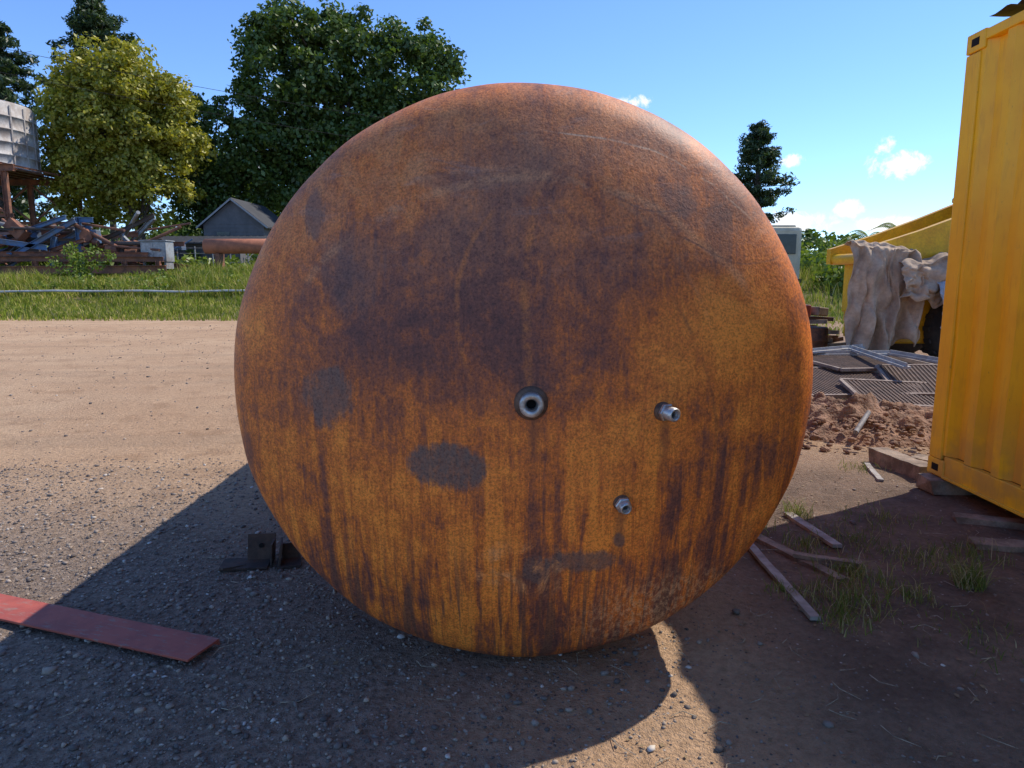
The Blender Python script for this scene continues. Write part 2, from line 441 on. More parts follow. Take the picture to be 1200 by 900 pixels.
m,N,bs=newmat('red_oxide_paint'); o=OC(N)
c=N.mix(N.smooth(N.noise(o,7,5,.7),.4,.62),(.42,.095,.06),(.32,.07,.048))
c=N.mix(N.m('MULTIPLY',N.smooth(N.noise(N.scale(o,(1,4,1)),14,5,.7),.54,.66),.8),c,(.29,.18,.14))
N.put(bs.inputs['Base Color'],c); bs.inputs['Roughness'].default_value=.6
N.put(bs.inputs['Normal'],N.bump(N.noise(o,60,3),.2,.003)); RED=m
b=B()
b.box((0,0,.014),(2.3,.172,.010),(0,0,0),0,.0015)
b.box((0,.083,.0),(2.3,.007,.016),(0,0,0),0,.0015)
b.build('red_steel_bar',[RED],None,(-2.30,2.975,.012),(0,0,math.atan(-.345)))

# ---------------------------------------------------------------- container
def yellow_mat():
    m,N,b=newmat('yellow_container_paint'); o=OC(N); X,Y,Z=N.xyz(o)
    n=N.noise(o,3,5,.6)
    c=N.mix(N.smooth(n,.35,.7),(.90,.53,.008),(.82,.45,.006))
    c=N.mix(N.m('MULTIPLY',N.smooth(N.noise(N.scale(o,(1,9,1)),5,4,.6),.52,.7),.3),c,(.55,.28,.02))
    sc=N.smooth(N.noise(N.scale(o,(6,30,6)),3,5,.75),.64,.70)
    c=N.mix(N.m('MULTIPLY',sc,.55),c,(.2,.12,.05))
    low=N.m('MULTIPLY',N.smooth(Z,.7,.1),N.smooth(n,.38,.6))
    c=N.mix(N.m('MULTIPLY',low,.45),c,(.36,.24,.10))
    N.put(b.inputs['Base Color'],c); b.inputs['Roughness'].default_value=.45
    return m
YM=yellow_mat()
cont=empty('yellow_shipping_container',(2.92,4.84,.11))
CL=6.06;CW=2.44;CH=2.87
def corr(nm,L0,L1,H0,H1,place,per=.262,dep=.036):
    ss=[];s=L0
    prof=[(0,0),(.27,0),(.5,1),(.77,1)]
    while True:
        done=False
        for a,d in prof:
            q=s+a*per
            if q>=L1: done=True;break
            ss.append((q,d*dep))
        if done: ss.append((L1,ss[-1][1])); break
        s+=per
    vs=[];nH=14
    for j in range(nH+1):
        h=H0+(H1-H0)*j/nH
        for q,d in ss:
            dd=d+.008*mn.noise(Vector((q*1.3,h*1.6,2)))
            vs.append(place(q,dd,h))
    w_=len(ss)
    b=B(); b.add(vs,[(j*w_+i,j*w_+i+1,(j+1)*w_+i+1,(j+1)*w_+i) for j in range(nH) for i in range(w_-1)])
    b.build(nm,[YM],cont)
corr('side_panel',-CL+.12,-.12,.155,CH-.06,lambda s,d,h:(.012+d,s,h),.262,.045)
corr('side_panel_far',-CL+.12,-.12,.155,CH-.06,lambda s,d,h:(CW-.012-d,s,h))
corr('end_panel',.12,CW-.12,.155,CH-.06,lambda s,d,h:(s,-.012-d,h))
corr('roof_panel',-CL+.06,-.06,.04,CW-.04,lambda s,d,h:(h,s,CH-.012-d*.5))
b=B()
for x in(.0,CW):
    for y in(0,-CL):
        sx=1 if x==0 else -1; sy=-1 if y==0 else 1
        b.box((x+sx*.055,y+sy*.07,CH/2),(.11,.14,CH-.24),(0,0,0),0,.008)
for x in(.033,CW-.033):
    b.box((x,-CL/2,.077),(.05,CL-.33,.15),(0,0,0),0,.006)
    b.box((x-.002 if x<1 else x+.002,-CL/2,.012),(.085,CL-.36,.018),(0,0,0),0,.003)
    b.box((x,-CL/2,CH-.035),(.062,CL-.33,.062),(0,0,0),0,.006)
for y in(-.04,-CL+.04):
    b.box((CW/2,y,.08),(CW-.36,.06,.155),(0,0,0),0,.006); b.box((CW/2,y,CH-.04),(CW-.36,.06,.07),(0,0,0),0,.006)
b.build('frame',[YM],cont)
b=B()
for x in(.081,CW-.081):
    for y in(-.089,-CL+.089):
        for z in(.06,CH-.055):
            b.box((x,y,z),(.168,.184,.118),(0,0,0),0,.008)
            sx=-1 if x<1 else 1
            b.box((x+sx*.0845,y,z),(.003,.075,.048),(0,0,0),1,.001)
            b.box((x,y+(.0925 if y>-1 else -.0925),z),(.06,.003,.05),(0,0,0),1,.001)
b.build('corner_castings',[YM,dark],cont)
b=B()
b.box((CW*.27,-CL+.02,CH/2),(CW*.44,.04,CH-.32),(0,0,0),0,.006); b.box((CW*.73,-CL+.02,CH/2),(CW*.44,.04,CH-.32),(0,0,0),0,.006)
for x in(.4,.9,1.5,2.05): b.tube((x,-CL-.03,.15),(x,-CL-.03,CH-.15),.017,n=10,mi=1)
b.build('doors',[YM,steel],cont)
b=B(); b.box((CW/2,-CL/2,.11),(CW-.2,CL-.2,.06)); b.build('floor',[ru],cont)
blk=simple('black_tarpaulin',(.05,.04,.036),(.02,.02,.02),6,.8)
b=B()
b.grid(lambda u,v:(2.98-.09+.9*v+.02*math.sin(u*37),4.60-2.9*u,3.005+.03*mn.noise(Vector((u*13,v*5,0)))+.035*max(0,1-v*6)*mn.noise(Vector((u*30,1,1)))+.02),70,10)
b.build('black_roof_sheet',[blk])
wood=simple('weathered_wood',(.36,.27,.19),(.18,.13,.09),8,.9,0,.6,70)
woodg=simple('grey_plank',(.46,.42,.37),(.27,.235,.20),10,.9,0,.5,80)
def timber(nm,p0,p1,wd,th,mat,z0=0,zz=None):
    p0=Vector(p0);p1=Vector(p1); L_=(p1-p0).length; ang=math.atan2(p1.y-p0.y,p1.x-p0.x)
    c=(p0+p1)/2; bb=B()
    n=14; prof=[(-.5,-.5),(.5,-.5),(.5,.5),(-.5,.5)]
    vs=[]
    for i in range(n+1):
        t=i/n-.5
        wx=.03*math.sin(i*1.3)*wd; k=1+.12*mn.noise(Vector((i*.7,c.x,c.y)))
        for a,h in prof:
            vs.append((t*L_+(.3*wd*mn.noise(Vector((a*5,h*5,i))) if i in(0,n) else 0),a*wd*k+wx,h*th*k+.01*t*t))
    fs=[(3,2,1,0),(n*4,n*4+1,n*4+2,n*4+3)]
    for i in range(n):
        for a in range(4): fs.append((i*4+a,i*4+(a+1)%4,(i+1)*4+(a+1)%4,(i+1)*4+a))
    bb.add(vs,fs)
    zg=gh(c.x,c.y) if zz is None else zz
    return bb.build(nm,[mat],None,(c.x,c.y,zg+th/2+z0),(0,math.atan2(p0.z-p1.z,L_),ang))
timber('timber_sleeper',(2.84,4.72,0),(5.5,4.72,0),.2,.1,wood)
timber('timber_sleeper',(2.85,-.8,0),(5.5,-.8,0),.2,.1,wood)
timber('timber_block',(2.93,5.55,0),(3.02,4.98,0),.14,.11,wood)
timber('timber_block',(3.12,5.35,0),(3.5,4.95,0),.16,.09,wood)
timber('timber_block',(2.66,4.95,0),(2.78,5.4,0),.04,.02,woodg)
timber('wooden_plank',(1.30,3.70,0),(1.31,2.87,0),.045,.018,woodg,.01)
timber('wooden_plank',(1.36,3.95,0),(1.62,3.28,0),.06,.02,wood,.005)
timber('wooden_plank',(1.72,4.25,0),(1.79,3.72,0),.055,.02,woodg,.005)
timber('wooden_plank',(1.48,3.55,0),(1.78,3.42,0),.045,.02,wood,.025)
timber('wooden_plank',(2.55,3.75,0),(3.1,3.65,0),.12,.03,wood,.0)
timber('wooden_plank',(2.7,4.15,0),(3.3,3.95,0),.10,.04,wood,.0)

# ---------------------------------------------------------------- dirt mound with clods
soil=simple('red_soil',(.34,.19,.115),(.20,.115,.07),5,.95,0,1.0,30,.03)
def mound(nm,cx,cy_,rx,ry,h,seed):
    b=B()
    def f(u,v):
        x=(u*2-1);y=(v*2-1); r=math.hypot(x,y)
        k=max(0,1-r*r)
        z=h*k*(1+.9*mn.noise(Vector((x*2.5,y*2.5,seed))))+.16*mn.noise(Vector((x*5,y*5,seed)))*k+.08*mn.noise(Vector((x*12,y*12,seed)))*k+.03*mn.noise(Vector((x*30,y*30,seed)))*k
        return(cx+x*rx,cy_+y*ry,gh(cx+x*rx,cy_+y*ry)+z-.012)
    b.grid(f,90,90); b.build(nm,[soil])
mound('dirt_mound',3.55,6.75,1.2,.75,.22,1)
mound('dirt_mound.001',2.85,7.3,.7,.6,.22,4)
pp=[];zz=[]
for i in range(1100):
    a=random.random()*6.28;r=random.random()**.6
    x=3.40+1.4*r*math.cos(a);y=6.75+1.1*r*math.sin(a)
    pp.append((x,y,gh(x,y)+.17*max(0,1-r*r))); zz.append(min(.075,.006+random.expovariate(1/.011)))
scatter_stones('soil_clods',pp,zz,soil,.3)
pipeg=simple('dull_grey_pipe',(.26,.24,.22),(.16,.13,.11),12,.7)
bb=B(); bb.tube((3.02,6.10,.10),(3.30,6.45,.21),.022,n=12); bb.build('steel_pipe',[pipeg])

# ---------------------------------------------------------------- grating panels
rg=simple('rusty_grating',(.17,.105,.075),(.10,.065,.05),7,.8,.1,.3,50)
lg=simple('galvanised_grey',(.50,.48,.45),(.35,.32,.29),7,.6,.1,.2,40)
rg2=simple('grating_frame',(.36,.28,.22),(.2,.14,.11),9,.8,.1,.3,50)
def grating(nm,cx,cy_,lx,ly,rz,z,rx=0,ry=0,ns=.045,mat=rg):
    b=B(); t=.045
    for s in(-1,1):
        b.box((0,s*ly/2,0),(lx,t,.04),(0,0,0),1,.003); b.box((s*(lx/2-.0),0,0.002),(t,ly-.05,.038),(0,0,0),1,.003)
    n=int(lx/ns)
    for i in range(1,n): b.box((-lx/2+i*lx/n,0,.004),(.018,ly-.05,.018))
    n=int(ly/ns)
    for i in range(1,n): b.box((0,-ly/2+i*ly/n,-.001),(lx-.05,.018,.014))
    b.build(nm,[mat,rg2],None,(cx,cy_,z+gh(cx,cy_)),(rx,ry,rz))
grating('steel_grating',3.9,8.5,1.5,1.3,.12,.20,.10,.01)
grating('steel_grating.001',5.15,8.2,1.4,1.3,-.3,.26,.12,-.05)
grating('steel_grating.002',4.75,9.6,1.6,1.2,.25,.30,.05,.02)
grating('steel_grating.003',4.45,7.75,1.3,.9,-.12,.16,.14,.03)
grating('steel_grating.004',5.5,7.3,1.3,.8,-.2,.10,.05,.02)
grating('steel_grating.005',6.2,9.5,1.5,1.2,.1,.1,.0,.02)
b=B()
for (p,q) in[((3.7,9.6,.34),(5.2,10.5,.42)),((4.9,10.2,.42),(4.6,8.2,.36)),((5.3,9.9,.36),(5.6,7.9,.36)),((3.6,9.95,.3),(5.4,10.1,.36))]:
    p=Vector(p);q=Vector(q);c=(p+q)/2; b.box(c,((q-p).length,.09,.03),(0,0,math.atan2(q.y-p.y,q.x-p.x)),0,.003)
    b.box(c+Vector((0,0,.03)),((q-p).length,.012,.05),(0,0,math.atan2(q.y-p.y,q.x-p.x)),0,.001)
b.build('steel_angle_bars',[lg])

# ---------------------------------------------------------------- loader
YL=simple('machine_yellow',(.88,.50,.012),(.72,.36,.012),3,.45,0,.0,30)
blkr=simple('tyre_rubber',(.03,.028,.026),(.055,.045,.035),6,.85,0,.4,50)
glass=simple('dark_glass',(.03,.04,.05),(.02,.025,.03),3,.1,bump=0)
ld=empty('yellow_loader',(0,0,0))
b=B()
b.box((7.9,12.0,.85),(4.2,1.0,.45),(0,0,0),0,.04)
b.box((9.3,12.0,1.45),(1.5,1.3,.8),(0,0,0),0,.08)
b.box((6.15,11.75,.75),(.75,1.3,.75),(0,0,0),0,.03)
b.box((5.8,11.75,1.25),(.12,1.4,.9),(0,0,0),0,.03)
b.build('chassis',[YL],ld)
b=B()
for yy in(11.25,12.65):
    pr=[(5.55,1.62),(5.55,1.88),(6.3,2.12),(7.0,2.38),(8.4,2.95),(9.1,2.95),(9.1,2.2),(8.4,2.0),(7.0,1.72)]
    n=len(pr); vs=[(x,yy-.08,z) for x,z in pr]+[(x,yy+.08,z) for x,z in pr]
    b.add(vs,[list(range(n)),list(range(2*n-1,n-1,-1))]+[(i,i+n,(i+1)%n+n,(i+1)%n) for i in range(n)])
b.tube((5.65,11.2,1.7),(5.65,12.7,1.7),.09,n=16); b.tube((6.8,11.34,2.0),(6.8,12.56,2.0),.07,n=16)
b.build('lift_arms',[YL],ld)
b=B()
for x in(7.05,9.6):
    for yy in(11.1,12.9):
        M=Matrix.Translation((x,yy,.62))@Matrix.Rotation(math.pi/2,4,'X')
        b.lathe([(.30,-.17),(.5,-.2),(.58,-.18),(.62,-.1),(.62,.1),(.58,.18),(.5,.2),(.30,.17)],40,0,M)
        b.lathe([(.001,.08),(.12,.12),(.14,.06),(.26,.05),(.30,.17)],24,1,M); b.lathe([(.001,-.08),(.12,-.12),(.14,-.06),(.26,-.05),(.30,-.17)],24,1,M)
        for k in range(20):
            a=k*2*math.pi/20
            for sg in(-1,1):
                b.box((x+.625*math.cos(a),yy+sg*.09,.62+.625*math.sin(a)),(.035,.16,.07),(0,-a,sg*.0),0,.008)
b.build('wheels',[blkr,YL],ld)
b=B()
for x in(7.7,8.6):
    for yy in(11.5,12.5): b.box((x,yy,1.85),(.08,.08,1.6),(0,0,0),0,.01)
b.box((8.15,12,2.7),(1.15,1.2,.1),(0,0,0),0,.03); b.box((8.15,11.5,1.5),(.86,.03,.7),(0,0,0),1); b.box((7.7,12,1.9),(.03,.9,1.4),(0,0,0),1)
b.box((8.15,11.5,2.25),(.86,.02,.75),(0,0,0),1)
b.tube((9.4,11.7,1.8),(9.4,11.7,2.5),.05,n=12,mi=2)
b.build('cab',[YL,glass,blkr],ld)
tarp=simple('beige_canvas',(.58,.42,.28),(.40,.28,.185),2.5,.9,0,.3,22,.02)
tarp2=simple('grey_canvas',(.50,.51,.52),(.34,.35,.36),2.5,.9,0,.3,22,.02)
def drape(nm,x0,x1,ztop,zbot,yf,yb,mat,seed,amp=.07,flare=.05):
    b=B()
    def f(u,v):
        x=x0+(x1-x0)*u
        zt=ztop(u); zb=zbot(u)+.16*mn.noise(Vector((u*7,0,seed)))
        zt+=.06*mn.noise(Vector((u*5,2,seed)))
        if v<.35:
            t=v/.35; y=yb+(yf-yb)*t; z=zt+.05*math.sin(t*3.1)+.05*mn.noise(Vector((u*6,t*3,seed)))
        else:
            t=(v-.35)/.65
            g=mn.noise(Vector((u*4.5+seed,t*1.2,seed)))
            fold=amp*(.35+t)*(1.6*mn.noise(Vector((u*6+t*2.5,t*1.4,seed+1)))+.45*math.sin(u*14+6*g+3*t+seed)*(.4+t*.6)+.6*mn.noise(Vector((u*16+t*6,t*5-u*3,seed))))
            fold+=amp*.6*math.sin((u*.8+t)*9+seed+3*g)*(1-t)*.9
            y=yf-.05*math.sin(min(1,t*4)*1.57)+fold-.08*t; z=zt-.02+(zb-zt)*t
            x+=.10*mn.noise(Vector((t*3,u*5,seed+2)))+flare*(t*t)*(u-.5)
        y+=.03*mn.noise(Vector((u*14,v*14,seed))); z+=.03*mn.noise(Vector((u*11,v*9,seed+4)))
        return(x,y,z)
    b.grid(f,110,80)
    o=b.build(nm,[mat])
    md=o.modifiers.new('thick','SOLIDIFY'); md.thickness=.008
    return o
drape('canvas_tarpaulin',5.12,6.15,lambda u:1.90-.12*u,lambda u:.18+.30*u,10.90,11.15,tarp,1.0,.11,.15)
drape('canvas_tarpaulin.001',5.85,7.3,lambda u:1.60+.16*u,lambda u:1.12-.25*u,10.80,11.12,tarp,5.0,.09)
drape('canvas_tarpaulin.002',6.35,7.4,lambda u:1.30+.02*u,lambda u:.70-.08*math.sin(u*4),10.64,10.95,tarp2,9.0,.06)
b=B()
b.lathe([(.001,.62),(.19,.62),(.2,.60),(.2,.42),(.208,.41),(.2,.40),(.2,.21),(.208,.2),(.2,.19),(.2,.02),(.19,.0)],32)
b.build('rusty_drum',[ru],None,(4.95,11.6,gh(5.0,11.6)))
b=B()
for i in range(12): b.box((random.uniform(-.5,.4),random.uniform(-.3,.3),.1+i*.05),(.8,.1,.07),(random.uniform(-.1,.1),random.uniform(-.1,.1),random.uniform(-.8,.8)),i%2,.005)
b.box((-.1,-.1,.80),(.2,.2,.2),(0,0,.3),2,.02); b.box((.2,.0,.78),(.3,.25,.15),(0,.1,.6),0,.02)
b.build('scrap_timber_pile',[wood,ru,RED],None,(5.2,12.6,0.02))

# ---------------------------------------------------------------- foliage
def leafmat(name,c1,c2,c3,sc=.5,tr=.25):
    m=bpy.data.materials.new(name); m.use_nodes=True; nt=m.node_tree; nt.nodes.clear(); N=NT(nt)
    out=N.n('ShaderNodeOutputMaterial'); p=P(N); r=RI(N)
    c=N.ramp(r,[(0,c1),(.5,c2),(1,c3)])
    c=N.mix(.55,c,N.ramp(N.noise(p,sc,1,.5),[(.3,(.5,.55,.5)),(.7,(1.35,1.3,1.2))]),'MULTIPLY')
    d=N.n('ShaderNodeBsdfDiffuse'); N.put(d.inputs[0],c)
    t=N.n('ShaderNodeBsdfTranslucent'); N.put(t.inputs[0],N.mix(1,c,(1.4,1.5,.6),'MULTIPLY'))
    g=N.n('ShaderNodeBsdfGlossy'); g.inputs['Roughness'].default_value=.45; g.inputs[0].default_value=(1,1,1,1)
    mx=N.n('ShaderNodeMixShader'); mx.inputs[0].default_value=tr
    m2=N.n('ShaderNodeMixShader'); m2.inputs[0].default_value=.03
    nt.links.new(d.outputs[0],mx.inputs[1]); nt.links.new(t.outputs[0],mx.inputs[2])
    nt.links.new(mx.outputs[0],m2.inputs[1]); nt.links.new(g.outputs[0],m2.inputs[2]); nt.links.new(m2.outputs[0],out.inputs[0])
    return m
LM_yel=leafmat('leaves_yellow_green',(.20,.205,.024),(.33,.31,.038),(.44,.38,.065),.6,.3)
LM_mid=leafmat('leaves_mid_green',(.06,.10,.02),(.10,.15,.03),(.15,.21,.04),.4)
LM_drk=leafmat('leaves_dark_green',(.05,.085,.02),(.085,.135,.028),(.125,.18,.042),.4)
LM_pin=leafmat('leaves_pine',(.03,.052,.02),(.048,.078,.028),(.075,.11,.04),.5)
LM_lit=leafmat('leaves_bright',(.11,.16,.022),(.16,.22,.03),(.23,.28,.05),.6)
BARK=simple('bark',(.18,.14,.11),(.09,.07,.055),6,.9,0,.6,20,.03)
def leaves(centers,rad,per,size,squash=.8,aspect=.6,up=.3):
    K=len(centers); n=K*per
    c=np.repeat(centers,per,0); r=np.repeat(rad,per)
    d=rng.normal(size=(n,3)); d/=np.linalg.norm(d,axis=1,keepdims=True)
    rr=r*rng.random(n)**.45
    pos=c+d*rr[:,None]*np.array([1,1,squash])
    nr=d*.6+rng.normal(size=(n,3))*.6+np.array([0,0,up]); nr/=np.linalg.norm(nr,axis=1,keepdims=True)
    t=np.cross(nr,rng.normal(size=(n,3))); t/=np.linalg.norm(t,axis=1,keepdims=True)
    bt=np.cross(nr,t)
    s=size*rng.uniform(.6,1.35,n)[:,None]
    a=pos-t*s*.5; e=pos+t*s*.5; l=pos+bt*s*aspect*.5-t*s*.05; q=pos-bt*s*aspect*.5-t*s*.05
    V=np.stack([a,l,e,q],1).reshape(-1,3)
    return V,np.arange(n*4).reshape(-1,4)
def crown_clumps(blobs,dens,cr,shell=.75):
    C=[];Rr=[]
    for (cx,cy_,cz,rx,ry,rz) in blobs:
        n=max(6,int(dens*(rx*ry*rz)**(2/3)))
        for i in range(n):
            d=Vector((random.gauss(0,1),random.gauss(0,1),random.gauss(0,1))).normalized()
            if d.z<-.5 and random.random()<.5: d.z=-d.z
            if d.y>.4 and random.random()<.5: d.y=-d.y*random.random()
            k=shell+(1-shell)*random.random() if random.random()<.8 else random.random()*shell
            k*=1+.32*mn.noise(Vector((d.x*2.8+cx,d.y*2.8,d.z*2.8)))
            C.append((cx+d.x*rx*k,cy_+d.y*ry*k,cz+d.z*rz*k)); Rr.append(cr*random.uniform(.5,1.35))
    return np.array(C),np.array(Rr)
def tree(name,base,blobs,mat,cr=1.1,dens=5,per=90,size=.32,trunk=.45,squash=.75,limbs=14):
    root=empty(name,(0,0,0))
    C,Rr=crown_clumps(blobs,dens,cr)
    V,Fc=leaves(C,Rr,per,size,squash)
    fastmesh('crown',V,Fc,4,mat,root)
    b=B(); bx,by,bz=base
    zt=sum(q[2] for q in blobs)/len(blobs); cx=sum(q[0] for q in blobs)/len(blobs); cy_=sum(q[1] for q in blobs)/len(blobs)
    P0=Vector((bx,by,bz-.2)); P1=Vector((cx,cy_,zt+max(q[5] for q in blobs)*.5))
    pts=[P0.lerp(P1,i/7)+Vector((random.gauss(0,.12),random.gauss(0,.12),0))*(i>0) for i in range(8)]
    b.path(pts,[trunk*(1-.8*i/7) for i in range(8)],12)
    idx=list(range(len(C))); random.shuffle(idx)
    for k in idx[:limbs]:
        e=Vector(C[k]); s=pts[random.randint(2,6)]
        if e.z<s.z: s=pts[2]
        mid=s.lerp(e,.5)+Vector((random.gauss(0,.3),random.gauss(0,.3),random.uniform(0,.6)))
        b.path([s,mid,e],[trunk*.35,trunk*.2,trunk*.06],7)
    b.build('trunk',[BARK],root)
    return root
tree('large_green_tree',(-13.5,60,1.2),[(-17.9,60,15.2,4.0,4,7.4),(-13.4,61,15.8,4.6,4,6.6),(-8.2,60,14.3,4.4,4,6.3),(-19.0,59,9.5,2.9,3.5,4.0),(-13.0,58.5,9.3,5.6,4,4.5),(-7.5,60,9,4.3,4,4.5)],LM_drk,1.1,9,80,.40,.6)
tree('yellow_green_tree',(-26.5,52,1.2),[(-27.4,52,12.9,3.4,3.6,4.2),(-29.8,52,11.2,2.7,3.2,3.8),(-24.6,52,11.3,2.9,3.2,3.7),(-29.2,51.5,7.6,2.9,3,3.2),(-25.4,51.5,8.2,3.3,3,3.4)],LM_yel,.9,12,105,.30,.4)
tree('green_tree',(-22.8,56,1.2),[(-23.3,57,10.3,2.7,3,4.4),(-23.1,57,6.2,2.7,3,3.8)],LM_drk,1.0,8,90,.34,.3)
tree('bright_green_tree',(-27.5,75,1.2),[(-28.8,75,9,3.2,3,4.8),(-25.5,76,7.5,2.8,3,3.9)],LM_lit,1.0,7,80,.38,.3)
def conifer(name,x,y,z0,H,rw,mat,levels=16,size=.4,bare=.25,per=60):
    root=empty(name,(0,0,0)); C=[];Rr=[]; b=B()
    b.path([Vector((x,y,z0-.2)),Vector((x+.2,y,z0+H*.5)),Vector((x,y,z0+H*.98))],[.4,.25,.04],10)
    k=H/25
    for l in range(levels*9):
        t=bare+(1-bare)*random.random()**.9
        z=z0+H*t
        prof=math.sin(math.pi*min(1,(1-t)/(1-bare)*.72+.05))
        rr=(rw*prof+.15*k)*(.8+.45*mn.noise(Vector((t*9,x,0))))
        a=random.random()*6.28; r2=rr*random.uniform(.55,1.25)
        e=Vector((x+r2*math.cos(a),y+r2*math.sin(a),z+random.uniform(-.2,.9)*k))
        b.path([Vector((x,y,z-.5*k)),e],[.07*k,.02],5)
        for q in(.45,.75,1.0):
            C.append((x+r2*q*math.cos(a),y+r2*q*math.sin(a),z-.3*(1-q)+random.uniform(-.2,.6)*k)); Rr.append((.35+.4*q*random.uniform(.6,1.3))*k**.5)
    V,Fc=leaves(np.array(C),np.array(Rr),per,size,.6,.3,.5)
    fastmesh('crown',V,Fc,4,mat,root); b.build('trunk',[BARK],root)
conifer('pine_tree',-44.0,80,1.2,29.0,5.8,LM_pin,20,.6,.2,55)
conifer('pine_tree.001',-49.0,70,1.2,23.5,6.0,LM_pin,20,.6,.2,55)
conifer('pine_tree.002',18.3,55,1.2,11.0,2.5,LM_pin,14,.34,.2,55)
def belt(name,segs,mat,per,size,cr):
    C=[];Rr=[]
    for (x0,x1,y,h,n) in segs:
        for i in range(n):
            x=random.uniform(x0,x1); hh=h*(.55+.45*(mn.noise(Vector((x*.13,y,3)))*.5+.5)*1.6)
            z=1+random.random()*hh
            C.append((x,y+random.uniform(-3,3),z)); Rr.append(cr*random.uniform(.6,1.4))
    V,Fc=leaves(np.array(C),np.array(Rr),per,size,.8); fastmesh(name,V,Fc,4,mat)
belt('distant_tree_line',[(-120,-20,95,6.5,400),(-20,30,100,5,130),(22,130,105,5.5,320),(-70,-20,66,4.0,240)],LM_mid,45,.9,1.7)
belt('shrubs',[(17,34,48,2.5,220),(12,22,40,1.5,120),(13,19,30,1.0,50),(-32,-14,44,1.5,170),(-22,-13,40,.9,60)],LM_lit,60,.3,.6)
def palm(name,x,y,z0,h,fl=2.0,nf=16):
    root=empty(name,(0,0,0)); b=B(); b.path([Vector((x,y,z0)),Vector((x+.1,y,z0+h))],[.16,.12],10)
    b.build('trunk',[BARK],root)
    V=[];Fc=[]
    for k in range(nf):
        a=k*6.283/nf+random.uniform(-.2,.2); el=random.uniform(.1,1.2)
        for i in range(16):
            t=(i+1)/16
            r=fl*t*math.cos(el*(1-.3*t)); z=z0+h+fl*(math.sin(el)*t-.75*t*t)
            c=np.array([x+r*math.cos(a),y+r*math.sin(a),z])
            for s in(-1,1):
                ln=.42*fl/2*(math.sin(math.pi*min(1,t*.9+.1))+.15)
                d=np.array([-math.sin(a)*s*.8+math.cos(a)*.5,math.cos(a)*s*.8+math.sin(a)*.5,-.35])*ln
                o=len(V); wv=np.array([math.cos(a),math.sin(a),0])*.05
                V+= [c-wv,c+d,c+wv]; Fc.append((o,o+1,o+2))
    fastmesh('fronds',np.array(V),np.array(Fc),3,LM_lit,root)
for i,(x,y,h,f) in enumerate([(22.6,46,2.5,2.0),(21.3,44,1.6,1.7),(25.0,47,2.9,2.1),(19.3,42,1.6,1.5),(27.9,50,2.3,2.0),(18.0,40,1.2,1.6)]):
    palm('palm_tree'+('.%03d'%i if i else ''),x,y,1.1,h,f)

# grass --------------------------------------------------------------
def grassmat(name,cs):
    m=bpy.data.materials.new(name); m.use_nodes=True; nt=m.node_tree; nt.nodes.clear(); N=NT(nt)
    out=N.n('ShaderNodeOutputMaterial'); c=N.ramp(RI(N),cs)
    c=N.mix(.5,c,N.ramp(N.noise(P(N),.7,2,.6),[(.35,(.6,.65,.5)),(.65,(1.3,1.2,1.0))]),'MULTIPLY')
    d=N.n('ShaderNodeBsdfDiffuse'); N.put(d.inputs[0],c); t=N.n('ShaderNodeBsdfTranslucent'); N.put(t.inputs[0],c)
    mx=N.n('ShaderNodeMixShader'); mx.inputs[0].default_value=.3
    nt.links.new(d.outputs[0],mx.inputs[1]); nt.links.new(t.outputs[0],mx.inputs[2]); nt.links.new(mx.outputs[0],out.inputs[0])
    return m
GM=grassmat('grass_blades',[(0,(.16,.22,.028)),(.45,(.26,.31,.045)),(.72,(.38,.37,.08)),(1,(.58,.47,.22))])
GM2=grassmat('grass_tuft_blades',[(0,(.12,.17,.04)),(.5,(.2,.25,.06)),(.75,(.34,.3,.13)),(1,(.5,.43,.27))])
def blades(P_,hgt,wid,lean):
    n=len(P_); a=rng.random(n)*6.283; l=np.clip(rng.normal(0,lean,(n,2)),-1.1,1.1)
    h=hgt*rng.uniform(.45,1.3,n)
    sx=np.cos(a)*wid/2; sy=np.sin(a)*wid/2; w3=np.stack([sx,sy,0*sx],1)
    md=P_+np.stack([l[:,0]*h*.35,l[:,1]*h*.35,h*.6],1)
    tp=P_+np.stack([l[:,0]*h,l[:,1]*h,h*(1-.25*np.hypot(l[:,0],l[:,1]))],1)
    V=np.stack([P_+w3,P_-w3,md-w3*.7,md+w3*.7,tp],1).reshape(-1,3)
    o=np.arange(n)*5
    F=np.stack([np.stack([o,o+1,o+2],1),np.stack([o,o+2,o+3],1),np.stack([o+3,o+2,o+4],1)],1).reshape(-1,3)
    return V,F
pp=[]
def gpt(x0,x1,y0,y1,n,edge=True):
    for i in range(n):
        x=random.uniform(x0,x1); y=y0+(y1-y0)*random.random()**1.15
        k=mn.noise(Vector((x*.5,y*.5,2)))
        if edge and y<y0+1.2+1.1*k and random.random()<.75: continue
        if k<-.2 and random.random()<.6: continue
        pp.append((x,y,gh(x,y)-.02))
gpt(-32,-7,21.8,37,80000); gpt(7,22,16,40,20000)
def ghg(p):
    h=.15+.42*max(0,min(1,(p[1]-22)/8))*max(.2,1+1.6*mn.noise(Vector((p[0]*.5,p[1]*.5,5))))
    if p[0]<-6 and 25<p[1]<28.2: h*=.55
    if p[0]<-16.8 and p[1]>31.5: h*=.35
    return h
hg=np.array([ghg(p) for p in pp])
V,Fc=blades(np.array(pp),hg,.04,.35)
fastmesh('grass',V,Fc,3,GM)
C=[];Rr=[]
for i in range(150):
    x=random.uniform(-27,-9);y=random.uniform(28.5,35)
    if x<-17 and y>31: continue
    C.append((x,y,gh(x,y)+.25)); Rr.append(random.uniform(.15,.5))
for q in range(16): C.append((-19.8+random.gauss(0,.5),33+random.gauss(0,.3),gh(-19.8,33)+.3+.08*q)); Rr.append(.38)
V,Fc=leaves(np.array(C),np.array(Rr),65,.15,.9); fastmesh('weeds',V,Fc,4,LM_lit)
